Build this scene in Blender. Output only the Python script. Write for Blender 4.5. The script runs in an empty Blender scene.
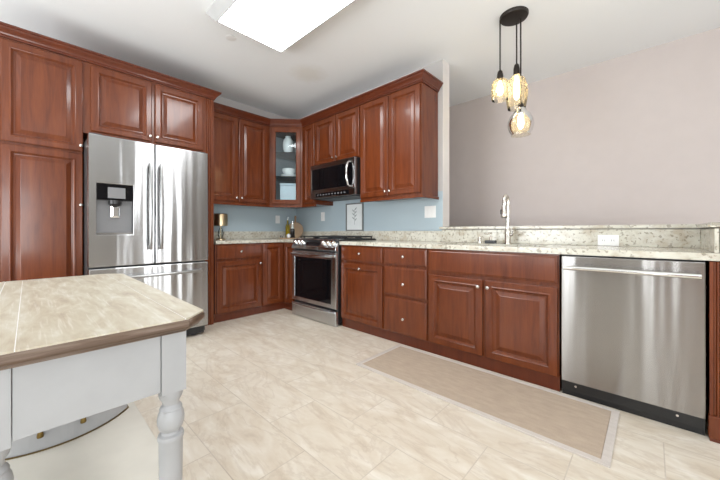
import bpy, bmesh, math, random
from mathutils import Vector, Matrix
random.seed(7)
C = bpy.context.scene.collection
SC = bpy.context.scene
PI = math.pi

# ------------------------------------------------------------------ camera
cam_d = bpy.data.cameras.new('camera')
cam_d.sensor_fit = 'HORIZONTAL'; cam_d.sensor_width = 36.0
cam_d.lens = 310.72 / 720 * 36
cam_d.shift_y = -8.85 / 720
cam_d.clip_start = 0.02
cam = bpy.data.objects.new('camera', cam_d); C.objects.link(cam)
cam.location = (4.1384, -2.9101, 1.022)
cam.rotation_euler = (PI/2, 0, math.radians(43.136))
SC.camera = cam

# ------------------------------------------------------------------ world, lights, exposure
SC.view_settings.view_transform = 'Standard'
SC.view_settings.look = 'None'
SC.view_settings.gamma = 1.0
SC.view_settings.use_curve_mapping = False
SC.view_settings.exposure = 0.42
SC.cycles.diffuse_bounces = 8
w = bpy.data.worlds.new('world'); SC.world = w; w.use_nodes = True
bg = w.node_tree.nodes['Background']
bg.inputs[0].default_value = (0.93, 0.97, 1.0, 1); bg.inputs[1].default_value = 2.2

def area(name, loc, rot, sx, sy, power, col=(1, 1, 1)):
    d = bpy.data.lights.new(name, 'AREA'); d.shape = 'RECTANGLE'; d.size = sx; d.size_y = sy
    d.energy = power; d.color = col
    o = bpy.data.objects.new(name, d); C.objects.link(o)
    o.location = loc; o.rotation_euler = rot
    return o
XR, YB, YF, CZ = 6.4, -5.2, 1.19, 2.79     # right wall, back wall, far wall, ceiling
UP = math.radians(42)      # window lamps aimed upward to brighten the ceiling
DAY = (0.95, 0.985, 1.0)
area('daylight_back_window', (2.0, YB-0.14, 1.20), (PI/2+UP, 0, 0), 1.9, 1.7, 66, DAY)
area('daylight_patio_door', (5.85, YB-0.14, 1.00), (PI/2+UP, 0, 0), 1.0, 1.8, 42, DAY)
area('daylight_right_window', (XR+0.14, -3.7, 1.25), (PI/2+UP, 0, PI/2), 1.7, 1.8, 60, DAY)
area('added_band_lamp', (XR+0.14, -0.80, 1.25), (PI/2+UP, 0, PI/2), 0.45, 1.8, 20, DAY)  # unseen strip lamp added for bright bands in the refrigerator steel
area('added_streak_lamp', (4.15, YB-0.14, 1.10), (PI/2+UP, 0, 0), 0.09, 1.8, 5.0, DAY)  # unseen slit lamp added to make the streak in the dishwasher front

# ------------------------------------------------------------------ materials
def mat(name):
    m = bpy.data.materials.new(name); m.use_nodes = True
    nt = m.node_tree; b = nt.nodes['Principled BSDF']
    return m, nt, b
def N(nt, t, **kw):
    n = nt.nodes.new(t)
    for k, v in kw.items(): setattr(n, k, v)
    return n
def ramp(nt, fac, stops):
    r = N(nt, 'ShaderNodeValToRGB'); e = r.color_ramp.elements
    while len(e) < len(stops): e.new(0.5)
    for i, (p, c) in enumerate(stops):
        e[i].position = p; e[i].color = (*c, 1)
    nt.links.new(fac, r.inputs[0]); return r.outputs[0]
def coords(nt, scale=(1, 1, 1), loc=(0, 0, 0)):
    g = N(nt, 'ShaderNodeNewGeometry')
    mp = N(nt, 'ShaderNodeMapping'); mp.inputs['Scale'].default_value = scale; mp.inputs['Location'].default_value = loc
    nt.links.new(g.outputs['Position'], mp.inputs[0]); return mp.outputs[0]
def noise(nt, vec, scale, detail=4, rough=0.5, dist=0.0):
    n = N(nt, 'ShaderNodeTexNoise'); n.inputs['Scale'].default_value = scale
    n.inputs['Detail'].default_value = detail; n.inputs['Roughness'].default_value = rough
    n.inputs['Distortion'].default_value = dist
    nt.links.new(vec, n.inputs['Vector']); return n.outputs[0]
def bump(nt, b, h, strength=0.1, dist=0.002):
    n = N(nt, 'ShaderNodeBump'); n.inputs['Strength'].default_value = strength; n.inputs['Distance'].default_value = dist
    nt.links.new(h, n.inputs['Height']); nt.links.new(n.outputs[0], b.inputs['Normal'])
def plain(name, col, rough=0.5, metal=0.0, var=0.03, coat=0.0, spec=0.5):
    m, nt, b = mat(name)
    n = noise(nt, coords(nt), 9.0, 3)
    c2 = tuple(max(0, x*(1-var*2)) for x in col)
    nt.links.new(ramp(nt, n, [(0.35, c2), (0.65, col)]), b.inputs['Base Color'])
    b.inputs['Roughness'].default_value = rough; b.inputs['Metallic'].default_value = metal
    b.inputs['Coat Weight'].default_value = coat; b.inputs['Specular IOR Level'].default_value = spec
    b.inputs['Coat Roughness'].default_value = 0.15
    return m
def emit(name, col, s):
    m, nt, b = mat(name)
    b.inputs['Base Color'].default_value = (*col, 1); b.inputs['Emission Color'].default_value = (*col, 1)
    b.inputs['Emission Strength'].default_value = s; return m

def wood(name, c1, c2, rough=0.3):
    m, nt, b = mat(name)
    v = coords(nt, (9, 9, 1.1))
    n = noise(nt, v, 2.2, 5, 0.55, 0.6)
    f = noise(nt, coords(nt, (60, 60, 3)), 3.0, 3)
    mx = N(nt, 'ShaderNodeMix', data_type='FLOAT'); mx.inputs[0].default_value = 0.25
    nt.links.new(n, mx.inputs[2]); nt.links.new(f, mx.inputs[3])
    nt.links.new(ramp(nt, mx.outputs[0], [(0.3, c1), (0.7, c2)]), b.inputs['Base Color'])
    b.inputs['Roughness'].default_value = rough
    b.inputs['Coat Weight'].default_value = 0.35; b.inputs['Coat Roughness'].default_value = 0.11; b.inputs['Specular IOR Level'].default_value = 0.32
    return m
CHERRY = wood('cherry_wood', (0.090, 0.0185, 0.0055), (0.168, 0.0405, 0.0100), 0.27)
CHERRY_DK = wood('cherry_molding', (0.085, 0.017, 0.007), (0.130, 0.029, 0.010), 0.3)
CAB_IN = plain('cabinet_interior', (0.30, 0.36, 0.40), 0.6)

def steel(name, col, rough, vert=True, wave=0.55):
    m, nt, b = mat(name)
    sc = (3, 3, 260) if not vert else (220, 220, 2.5)
    n = noise(nt, coords(nt, sc), 1.0, 3)
    nt.links.new(ramp(nt, n, [(0.3, tuple(x*0.97 for x in col)), (0.7, col)]), b.inputs['Base Color'])
    b.inputs['Metallic'].default_value = 1.0
    r = N(nt, 'ShaderNodeMapRange'); r.inputs[3].default_value = rough*0.95; r.inputs[4].default_value = rough*1.06
    nt.links.new(n, r.inputs[0]); nt.links.new(r.outputs[0], b.inputs['Roughness'])
    # brushed grain smears the reflections into long soft bands
    b.inputs['Anisotropic'].default_value = 1.0; b.inputs['Anisotropic Rotation'].default_value = 0.25
    tg = N(nt, 'ShaderNodeTangent', direction_type='RADIAL', axis='Z'); nt.links.new(tg.outputs[0], b.inputs['Tangent'])
    big = noise(nt, coords(nt, (5.5, 5.5, 0.35)), 1.0, 2)
    bump(nt, b, big, wave, 0.02)
    return m
STEEL = steel('brushed_steel', (0.47, 0.47, 0.475), 0.22, False)
STEEL_R = steel('range_steel', (0.66, 0.68, 0.70), 0.24, False)
STEEL_DW = steel('dishwasher_steel', (0.40, 0.39, 0.38), 0.24, False, 0.30)
STEEL_DK = steel('dark_steel', (0.30, 0.285, 0.275), 0.3, False)
NICKEL = plain('satin_nickel', (0.72, 0.68, 0.62), 0.22, 1.0)
HANDLE = plain('satin_steel_handle', (0.42, 0.42, 0.42), 0.3, 1.0)
CHROME = plain('polished_chrome', (0.85, 0.85, 0.85), 0.1, 1.0)
BRASS = plain('brushed_brass', (0.55, 0.43, 0.27), 0.28, 1.0)
BRASS_OLD = plain('aged_brass', (0.22, 0.15, 0.05), 0.4, 1.0)
BLACK = plain('black_enamel', (0.012, 0.012, 0.013), 0.35)
IRON = plain('cast_iron', (0.02, 0.02, 0.021), 0.55)
BLKGLASS = plain('black_glass', (0.004, 0.004, 0.005), 0.04, 0, 0.0, spec=0.22)
CHAR = plain('charcoal_plastic', (0.05, 0.052, 0.055), 0.45)
GREYP = plain('grey_plastic', (0.17, 0.17, 0.175), 0.4)
WHITE = plain('white_paint', (0.80, 0.80, 0.80), 0.5)
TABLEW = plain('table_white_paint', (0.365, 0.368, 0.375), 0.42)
SHELFC = plain('cream_shelf_paint', (0.66, 0.63, 0.56), 0.4)
PORC = plain('white_porcelain', (0.88, 0.88, 0.87), 0.2)
PLASTW = plain('white_plastic', (0.85, 0.85, 0.84), 0.35)
BRONZE = plain('dark_bronze', (0.035, 0.028, 0.024), 0.4, 0.6)
RUBBER = plain('black_rubber', (0.015, 0.015, 0.015), 0.7)

# wall paints
m, nt, b = mat('kitchen_wall_paint'); KWALL = m
g = N(nt, 'ShaderNodeNewGeometry'); sep = N(nt, 'ShaderNodeSeparateXYZ'); nt.links.new(g.outputs['Position'], sep.inputs[0])
lt = N(nt, 'ShaderNodeMath', operation='LESS_THAN'); lt.inputs[1].default_value = 1.435; nt.links.new(sep.outputs[2], lt.inputs[0])
mx = N(nt, 'ShaderNodeMix', data_type='RGBA')
mx.inputs[6].default_value = (0.50, 0.48, 0.47, 1); mx.inputs[7].default_value = (0.42, 0.51, 0.56, 1)
nt.links.new(lt.outputs[0], mx.inputs[0]); nt.links.new(mx.outputs[2], b.inputs['Base Color']); b.inputs['Roughness'].default_value = 0.7
PINK = plain('warm_wall_paint', (0.585, 0.525, 0.505), 0.75, var=0.01)
TAUPE = plain('taupe_wall_paint', (0.30, 0.275, 0.25), 0.75, var=0.01)
CREAM = plain('cream_wall_paint', (0.72, 0.695, 0.68), 0.7, var=0.01)
# ceiling with a faint old patch
m, nt, b = mat('ceiling_paint'); CEIL = m
g = N(nt, 'ShaderNodeNewGeometry'); d = N(nt, 'ShaderNodeVectorMath', operation='DISTANCE'); d.inputs[1].default_value = (1.321, -0.759, CZ)
nt.links.new(g.outputs['Position'], d.inputs[0])
nz = noise(nt, coords(nt), 14, 3)
ad = N(nt, 'ShaderNodeMath', operation='MULTIPLY_ADD'); ad.inputs[1].default_value = 0.12; nt.links.new(nz, ad.inputs[0]); nt.links.new(d.outputs['Value'], ad.inputs[2])
nt.links.new(ramp(nt, ad.outputs[0], [(0.14, (0.80, 0.80, 0.77)), (0.30, (0.875, 0.895, 0.905))]), b.inputs['Base Color']); b.inputs['Roughness'].default_value = 0.85

# granite
def granite(name, base, dark, warm):
    m, nt, b = mat(name)
    v = coords(nt)
    a = noise(nt, v, 13, 5, 0.6, 0.4)
    c1 = ramp(nt, a, [(0.36, warm), (0.5, base), (0.66, tuple(min(1, x*1.12) for x in base))])
    vo = N(nt, 'ShaderNodeTexVoronoi'); vo.inputs['Scale'].default_value = 110; nt.links.new(v, vo.inputs['Vector'])
    n2 = noise(nt, v, 26, 3)
    ml = N(nt, 'ShaderNodeMath', operation='MULTIPLY_ADD'); ml.inputs[1].default_value = -0.95; ml.inputs[2].default_value = 0.70
    nt.links.new(n2, ml.inputs[0])
    su = N(nt, 'ShaderNodeMath', operation='SUBTRACT'); nt.links.new(vo.outputs['Distance'], su.inputs[0]); nt.links.new(ml.outputs[0], su.inputs[1])
    fac = ramp(nt, su.outputs[0], [(0.0, (0, 0, 0)), (0.12, (1, 1, 1))])
    inv = N(nt, 'ShaderNodeMath', operation='SUBTRACT'); inv.inputs[0].default_value = 1.0
    n3 = noise(nt, v, 45, 2)
    ft = ramp(nt, n3, [(0.56, (0, 0, 0)), (0.62, (1, 1, 1))])
    mm = N(nt, 'ShaderNodeMath', operation='MULTIPLY'); nt.links.new(fac, mm.inputs[0]); nt.links.new(ft, mm.inputs[1])
    m8 = N(nt, 'ShaderNodeMath', operation='MULTIPLY'); m8.inputs[1].default_value = 0.6; nt.links.new(mm.outputs[0], m8.inputs[0])
    mx = N(nt, 'ShaderNodeMix', data_type='RGBA'); mx.inputs[7].default_value = (*dark, 1)
    nt.links.new(m8.outputs[0], mx.inputs[0]); nt.links.new(c1, mx.inputs[6]); nt.links.new(mx.outputs[2], b.inputs['Base Color'])
    b.inputs['Roughness'].default_value = 0.16; return m
GRAN = granite('speckled_granite', (0.56, 0.54, 0.465), (0.17, 0.14, 0.10), (0.47, 0.42, 0.335))

# marble-look floor tiles
m, nt, b = mat('marble_floor_tile'); TILE = m
vec = coords(nt, (1, 1, 1), (-2.352 + 0.61*40.5, 1.42 + 0.305*41, 0))
br = N(nt, 'ShaderNodeTexBrick'); br.offset = 0.5; br.offset_frequency = 2; br.squash = 1.0
br.inputs['Color1'].default_value = (0, 0, 0, 1); br.inputs['Color2'].default_value = (1, 1, 1, 1); br.inputs['Mortar'].default_value = (0.5, 0.5, 0.5, 1)
br.inputs['Scale'].default_value = 1.0; br.inputs['Mortar Size'].default_value = 0.0022; br.inputs['Mortar Smooth'].default_value = 0.0
br.inputs['Brick Width'].default_value = 0.61; br.inputs['Row Height'].default_value = 0.305
nt.links.new(vec, br.inputs['Vector'])
rnd = N(nt, 'ShaderNodeSeparateColor'); nt.links.new(br.outputs['Color'], rnd.inputs[0])
mu = N(nt, 'ShaderNodeMath', operation='MULTIPLY'); mu.inputs[1].default_value = 19.0; nt.links.new(rnd.outputs[0], mu.inputs[0])
v2 = coords(nt, (1, 1, 1))
rot = N(nt, 'ShaderNodeMapping'); rot.inputs['Rotation'].default_value = (0, 0, 0.5); rot.inputs['Scale'].default_value = (1.0, 2.6, 1)
nt.links.new(v2, rot.inputs[0])
def n4(scale, detail, dist, rough=0.55):
    n = N(nt, 'ShaderNodeTexNoise', noise_dimensions='4D'); n.inputs['Scale'].default_value = scale; n.inputs['Detail'].default_value = detail
    n.inputs['Distortion'].default_value = dist; n.inputs['Roughness'].default_value = rough
    nt.links.new(rot.outputs[0], n.inputs['Vector']); nt.links.new(mu.outputs[0], n.inputs['W']); return n.outputs[0]
base = ramp(nt, n4(2.9, 7, 1.6, 0.6), [(0.25, (0.50, 0.42, 0.33)), (0.40, (0.60, 0.525, 0.425)), (0.56, (0.66, 0.60, 0.51)), (0.72, (0.74, 0.695, 0.625))])
vein = ramp(nt, n4(1.6, 7, 2.2, 0.6), [(0.455, (0, 0, 0)), (0.495, (1, 1, 1)), (0.53, (0, 0, 0))])
mv = N(nt, 'ShaderNodeMath', operation='MULTIPLY'); mv.inputs[1].default_value = 0.28; nt.links.new(vein, mv.inputs[0])
m1 = N(nt, 'ShaderNodeMix', data_type='RGBA'); m1.inputs[7].default_value = (0.40, 0.31, 0.23, 1)
nt.links.new(mv.outputs[0], m1.inputs[0]); nt.links.new(base, m1.inputs[6])
m2 = N(nt, 'ShaderNodeMix', data_type='RGBA'); m2.inputs[7].default_value = (0.36, 0.30, 0.24, 1)
mf = N(nt, 'ShaderNodeMath', operation='MULTIPLY'); mf.inputs[1].default_value = 0.45; nt.links.new(br.outputs['Fac'], mf.inputs[0])
nt.links.new(mf.outputs[0], m2.inputs[0]); nt.links.new(m1.outputs[2], m2.inputs[6])
nt.links.new(m2.outputs[2], b.inputs['Base Color']); b.inputs['Roughness'].default_value = 0.34

# whitewashed table boards and their bare brown edge
m, nt, b = mat('whitewashed_boards'); WASH = m
n1 = noise(nt, coords(nt, (1.6, 7, 1)), 3.0, 6, 0.62, 0.5)
c = ramp(nt, n1, [(0.25, (0.31, 0.25, 0.19)), (0.42, (0.43, 0.375, 0.285)), (0.55, (0.49, 0.45, 0.36)), (0.72, (0.58, 0.56, 0.50))])
n2 = noise(nt, coords(nt, (3, 60, 1)), 2.0, 3)
st = ramp(nt, n2, [(0.57, (0, 0, 0)), (0.72, (0.35, 0.35, 0.35))])
mx = N(nt, 'ShaderNodeMix', data_type='RGBA'); mx.inputs[7].default_value = (0.72, 0.71, 0.68, 1)
nt.links.new(st, mx.inputs[0]); nt.links.new(c, mx.inputs[6]); nt.links.new(mx.outputs[2], b.inputs['Base Color']); b.inputs['Roughness'].default_value = 0.42
m, nt, b = mat('bare_oak_edge'); OAK = m
n1 = noise(nt, coords(nt, (14, 2.2, 30)), 1.6, 5, 0.6, 0.4)
nt.links.new(ramp(nt, n1, [(0.3, (0.055, 0.034, 0.023)), (0.5, (0.115, 0.072, 0.047)), (0.72, (0.23, 0.18, 0.15))]), b.inputs['Base Color']); b.inputs['Roughness'].default_value = 0.5
LIGHTWOOD = wood('light_board_wood', (0.33, 0.21, 0.12), (0.45, 0.30, 0.18), 0.5)
# woven rug
def rugmat(name, c1, c2):
    m, nt, b = mat(name)
    n = noise(nt, coords(nt, (1, 1, 1)), 260, 3, 0.7); n2 = noise(nt, coords(nt, (2, 6, 1)), 6, 4)
    mx = N(nt, 'ShaderNodeMix', data_type='FLOAT'); mx.inputs[0].default_value = 0.4; nt.links.new(n, mx.inputs[2]); nt.links.new(n2, mx.inputs[3])
    nt.links.new(ramp(nt, mx.outputs[0], [(0.35, c1), (0.65, c2)]), b.inputs['Base Color']); b.inputs['Roughness'].default_value = 0.95
    bump(nt, b, n, 0.5, 0.003); return m
RUG = rugmat('woven_rug', (0.36, 0.285, 0.22), (0.48, 0.385, 0.295))
RUGB = rugmat('rug_binding', (0.50, 0.45, 0.41), (0.59, 0.54, 0.50))
# glass
m, nt, b = mat('clear_glass'); GLASS = m
nt.nodes.remove(b); out = nt.nodes['Material Output']
tr = N(nt, 'ShaderNodeBsdfTransparent'); tr.inputs[0].default_value = (0.93, 0.97, 0.98, 1); gl = N(nt, 'ShaderNodeBsdfGlossy'); gl.inputs['Roughness'].default_value = 0.03
ms = N(nt, 'ShaderNodeMixShader'); fr = N(nt, 'ShaderNodeFresnel'); fr.inputs[0].default_value = 1.45
nt.links.new(fr.outputs[0], ms.inputs[0]); nt.links.new(tr.outputs[0], ms.inputs[1]); nt.links.new(gl.outputs[0], ms.inputs[2]); nt.links.new(ms.outputs[0], out.inputs[0])
def tinted(name, col, dcol, dmix):
    m, nt, b = mat(name); nt.nodes.remove(b); out = nt.nodes['Material Output']
    tr = N(nt, 'ShaderNodeBsdfTransparent'); tr.inputs[0].default_value = (*col, 1)
    tl = N(nt, 'ShaderNodeBsdfTranslucent'); tl.inputs[0].default_value = (*dcol, 1)
    gl = N(nt, 'ShaderNodeBsdfGlossy'); gl.inputs['Roughness'].default_value = 0.08
    vo = N(nt, 'ShaderNodeTexVoronoi', feature='DISTANCE_TO_EDGE'); vo.inputs['Scale'].default_value = 60; nt.links.new(coords(nt), vo.inputs['Vector'])
    rr = ramp(nt, vo.outputs['Distance'], [(0.0, (min(1, dmix+0.3),)*3), (0.12, (dmix,)*3)])
    a = N(nt, 'ShaderNodeMixShader'); nt.links.new(rr, a.inputs[0]); nt.links.new(tr.outputs[0], a.inputs[1]); nt.links.new(tl.outputs[0], a.inputs[2])
    ms = N(nt, 'ShaderNodeMixShader'); ly = N(nt, 'ShaderNodeLayerWeight'); ly.inputs[0].default_value = 0.25
    nt.links.new(ly.outputs['Fresnel'], ms.inputs[0]); nt.links.new(a.outputs[0], ms.inputs[1]); nt.links.new(gl.outputs[0], ms.inputs[2]); nt.links.new(ms.outputs[0], out.inputs[0])
    return m
AMBER = tinted('crackled_amber_glass', (0.97, 0.93, 0.82), (0.95, 0.85, 0.62), 0.10)
OIL = tinted('olive_oil_glass', (0.80, 0.74, 0.18), (0.75, 0.66, 0.08), 0.55)
LIT_PANEL = emit('lit_diffuser', (0.97, 0.985, 1.0), 11.5)
LIT_BULB = emit('lit_bulb', (1.0, 0.82, 0.55), 14.0)

# ------------------------------------------------------------------ mesh helpers
class MB:
    def __init__(s): s.bm = bmesh.new()
    def box(s, x0, x1, y0, y1, z0, z1):
        M = Matrix.Translation(((x0+x1)/2, (y0+y1)/2, (z0+z1)/2)) @ Matrix.Diagonal((abs(x1-x0), abs(y1-y0), abs(z1-z0), 1))
        bmesh.ops.create_cube(s.bm, size=1, matrix=M); return s
    def loops(s, rings, cap0=True, cap1=True, close=True):
        """skin successive closed rings of points"""
        R = [[s.bm.verts.new(p) for p in r] for r in rings]
        n = len(R[0])
        for a, b_ in zip(R, R[1:]):
            for i in range(n if close else n-1):
                j = (i+1) % n
                s.bm.faces.new((a[i], a[j], b_[j], b_[i]))
        if cap0: s.bm.faces.new(R[0][::-1])
        if cap1: s.bm.faces.new(R[-1])
        return s
    def lathe(s, prof, c=(0, 0, 0), axis='z', n=28, cap=True):
        rings = []
        for r, h in prof:
            ring = []
            for i in range(n):
                a = 2*PI*i/n
                if axis == 'z': p = (c[0]+r*math.cos(a), c[1]+r*math.sin(a), c[2]+h)
                elif axis == 'y': p = (c[0]+r*math.cos(a), c[1]+h, c[2]-r*math.sin(a))
                else: p = (c[0]+h, c[1]+r*math.cos(a), c[2]+r*math.sin(a))
                ring.append(p)
            rings.append(ring)
        return s.loops(rings, cap, cap)
    def tube(s, pts, r, n=10):
        pts = [Vector(p) for p in pts]
        rs = r if isinstance(r, (list, tuple)) else [r]*len(pts)
        rings = []; up = None
        for i, p in enumerate(pts):
            t = (pts[min(i+1, len(pts)-1)] - pts[max(i-1, 0)]).normalized()
            if up is None:
                up = Vector((0, 0, 1)) if abs(t.z) < 0.9 else Vector((1, 0, 0))
            u = (up - t*up.dot(t)).normalized(); v = t.cross(u); up = u
            rings.append([p + u*rs[i]*math.cos(2*PI*k/n) + v*rs[i]*math.sin(2*PI*k/n) for k in range(n)])
        return s.loops(rings)
    def prism(s, poly, z0, z1):
        return s.loops([[(x, y, z0) for x, y in poly], [(x, y, z1) for x, y in poly]])
    def rect(s, x0, x1, z0, z1, prof, y0=0.0):
        """panel facing -y: prof = [(inset, y)...] from the back edge to the centre"""
        rings = []
        for i, y in prof:
            rings.append([(x0+i, y0+y, z0+i), (x1-i, y0+y, z0+i), (x1-i, y0+y, z1-i), (x0+i, y0+y, z1-i)])
        return s.loops(rings)
    def recess(s, x0, x1, z0, z1, hx0, hx1, hz0, hz1, yb, yf, yr):
        """slab facing -y with a rectangular recess"""
        def q(a, b_, c_, d_, y): return [(a, y, c_), (b_, y, c_), (b_, y, d_), (a, y, d_)]
        return s.loops([q(x0, x1, z0, z1, yb), q(x0, x1, z0, z1, yf), q(hx0, hx1, hz0, hz1, yf), q(hx0, hx1, hz0, hz1, yr)])
    def build(s, name, material, parent=None, bevel=0.0, smooth=False, seg=2):
        bmesh.ops.recalc_face_normals(s.bm, faces=s.bm.faces)
        me = bpy.data.meshes.new(name); s.bm.to_mesh(me); s.bm.free()
        if smooth:
            for p in me.polygons: p.use_smooth = True
        me.materials.append(material)
        o = bpy.data.objects.new(name, me); C.objects.link(o)
        if smooth:
            try: me.set_sharp_from_angle(angle=math.radians(40))
            except Exception: pass
        if bevel:
            b = o.modifiers.new('bevel', 'BEVEL'); b.width = bevel; b.segments = seg; b.limit_method = 'ANGLE'; b.angle_limit = math.radians(35)
        if parent is not None: o.parent = parent
        return o
def tag(o, label, cat, group=None):
    o['label'] = label; o['category'] = cat
    if group: o['group'] = group
    return o
def thing(name, label, cat, loc=(0, 0, 0), rz=0.0, group=None):
    o = bpy.data.objects.new(name, None); C.objects.link(o); o.empty_display_size = 0.1
    o.location = loc; o.rotation_euler = (0, 0, rz)
    return tag(o, label, cat, group)
def struct(name, mb, material):
    o = mb.build(name, material); o['kind'] = 'structure'; return o
def copy_tree(o, parent=None):
    c = o.copy(); C.objects.link(c)
    if parent is not None: c.parent = parent
    for ch in list(o.children): copy_tree(ch, c)
    return c

# ------------------------------------------------------------------ the setting
struct('floor', MB().box(-0.1, XR+0.1, YB-0.1, YF+0.1, -0.06, 0.0), TILE)
struct('ceiling', MB().box(-0.1, XR+0.1, YB-0.1, YF+0.1, CZ, CZ+0.08), CEIL)
struct('wall_left', MB().box(-0.1, 0.0, YB, 0.14, 0, CZ), KWALL)
WX = 2.578                                   # end of the full-height kitchen wall
mb = MB().box(0.0, WX-0.001, 0.0, 0.139, 0, CZ)
struct('wall_rear', mb, KWALL)
struct('wall_rear_end', MB().box(WX-0.001, WX, 0.0, 0.139, 1.066, CZ), CREAM)
struct('wall_knee', MB().box(WX, 4.52, 0.0, 0.139, 0, 1.04).box(4.385, 4.52, -0.60, 0.0, 0, 1.04), PINK)
struct('wall_far', MB().box(-0.1, XR+0.1, YF, YF+0.1, 0, CZ), PINK)
struct('wall_side', MB().box(0.9, 1.0, 0.14, YF, 0, CZ), PINK)
# unseen walls with windows and patio door; wood door, narrow slits added for reflections
mb = MB().box(0, 1.0, YB-0.1, YB, 0, CZ).box(3.0, 4.10, YB-0.1, YB, 0, CZ).box(4.20, 4.33, YB-0.1, YB, 0, CZ).box(4.10, 4.20, YB-0.1, YB, 0, 0.12).box(4.10, 4.20, YB-0.1, YB, 2.05, CZ).box(5.13, 5.3, YB-0.1, YB, 0, CZ).box(6.3, XR, YB-0.1, YB, 0, CZ)
mb.box(1.0, 3.0, YB-0.1, YB, 0, 0.4).box(1.0, 3.0, YB-0.1, YB, 2.3, CZ).box(5.3, 6.3, YB-0.1, YB, 2.15, CZ).box(4.33, 5.13, YB-0.1, YB, 2.05, CZ)
struct('wall_back', mb, TAUPE)
mb = MB().box(XR, XR+0.1, YB, -4.6, 0, CZ).box(XR, XR+0.1, -2.8, -1.05, 0, CZ).box(XR, XR+0.1, -0.55, YF, 0, CZ)
for y0, y1 in ((-4.6, -2.8), (-1.05, -0.55)): mb.box(XR, XR+0.1, y0, y1, 0, 0.4).box(XR, XR+0.1, y0, y1, 2.4, CZ)
struct('wall_right', mb, TAUPE)
def frame_y(name, x0, x1, z0, z1, y, mullions):
    mb = MB().box(x0-0.09, x0, y-0.02, y+0.02, max(0, z0-0.07), z1+0.07).box(x1, x1+0.07, y-0.02, y+0.02, max(0, z0-0.07), z1+0.07)
    mb.box(x0, x1, y-0.02, y+0.02, z1, z1+0.07)
    if z0 > 0.01: mb.box(x0, x1, y-0.02, y+0.02, z0-0.07, z0)
    for x in mullions: mb.box(x-0.03, x+0.03, y-0.03, y+0.01, z0, z1)
    struct(name, mb, WHITE)
def frame_x(name, y0, y1, z0, z1, mullions):
    mb = MB().box(XR-0.03, XR+0.01, y0-0.07, y0, z0-0.07, z1+0.07).box(XR-0.03, XR+0.01, y1, y1+0.07, z0-0.07, z1+0.07)
    mb.box(XR-0.03, XR+0.01, y0, y1, z1, z1+0.07).box(XR-0.03, XR+0.01, y0, y1, z0-0.07, z0)
    for y in mullions: mb.box(XR-0.03, XR+0.01, y-0.035, y+0.035, z0, z1)
    struct(name, mb, WHITE)
frame_y('window_1', 1.0, 3.0, 0.4, 2.3, YB+0.022, [2.0])
frame_y('door_1', 5.3, 6.3, 0.07, 2.15, YB+0.022, [5.8])
frame_y('added_casing', 4.33, 5.13, 0.0, 2.05, YB+0.022, [])  # pale casing of the added door, put there for the dishwasher reflection
struct('added_door', MB().rect(4.335, 5.125, 0.01, 2.04, [(0, 0.03), (0, 0.0), (0.11, 0.0), (0.12, 0.012), (0.15, 0.012), (0.18, 0.002)], YB-0.05), CHERRY)  # unseen door added to bring brown into the dishwasher reflection
frame_x('window_2', -4.6, -2.8, 0.4, 2.4, [-3.7])
frame_x('added_band_window', -1.05, -0.55, 0.4, 2.4, [])  # unseen narrow opening added so the refrigerator reflects a bright band

# ------------------------------------------------------------------ cabinet helpers
DOOR = [(0, -0.004), (0, -0.015), (0.003, -0.0185), (0.007, -0.020), (0.043, -0.020), (0.045, -0.0215), (0.049, -0.0225), (0.053, -0.0215), (0.056, -0.0160),
        (0.061, -0.0125), (0.064, -0.0065), (0.072, -0.0060), (0.075, -0.0080), (0.100, -0.0170), (0.102, -0.0185)]
SLAB = [(0, -0.004), (0, -0.014), (0.004, -0.0165), (0.008, -0.0165), (0.012, -0.019), (0.016, -0.020)]
def knob(parent, x, y, z):
    prof = [(0.0035, 0.0), (0.0075, -0.001), (0.0065, -0.006), (0.006, -0.012), (0.011, -0.017), (0.0135, -0.022), (0.012, -0.027), (0.006, -0.0295)]
    return MB().lathe(prof, (x, y, z), 'y', 16).build('knob', NICKEL, parent, smooth=True)
def scaled(prof, wdt):
    k = min(1.0, (wdt*0.5-0.012)/prof[-1][0]); return [(i*k, y) for i, y in prof]
def door(root, depth, x0, x1, z0, z1, kn=None):
    d = MB().rect(x0, x1, z0, z1, scaled(DOOR, min(x1-x0, z1-z0)), -depth).build('door', CHERRY, root)
    if kn: knob(d, kn[0], -depth-0.0195, kn[1])
    return d
def drawer(root, depth, x0, x1, z0, z1, kn=None, name='drawer'):
    d = MB().rect(x0, x1, z0, z1, scaled(SLAB, min(x1-x0, z1-z0)), -depth).build(name, CHERRY, root)
    if kn: knob(d, kn[0], -depth-0.0195, kn[1])
    return d
def cabinet(name, label, cat, loc, rz, wdt, depth, z0, z1, base=False, rail=False, group=None):
    root = thing(name, label, cat, (loc[0], loc[1], 0), rz, group)
    MB().box(0.0005, wdt-0.0005, -depth, -0.004, z0, z1).build('carcass', CHERRY, root, 0.0015)
    if base: MB().box(0.0005, wdt-0.0005, -depth+0.012, -depth+0.06, 0.0, z0).build('plinth', CHERRY_DK, root)
    if rail: MB().box(0.0005, wdt-0.0005, -depth-0.012, -depth+0.02, z0-0.028, z0).build('light_rail', CHERRY, root, 0.004)
    return root
RB, RA = 0.0, PI/2
BZ, BT, BD = 0.095, 0.876, 0.61
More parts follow.
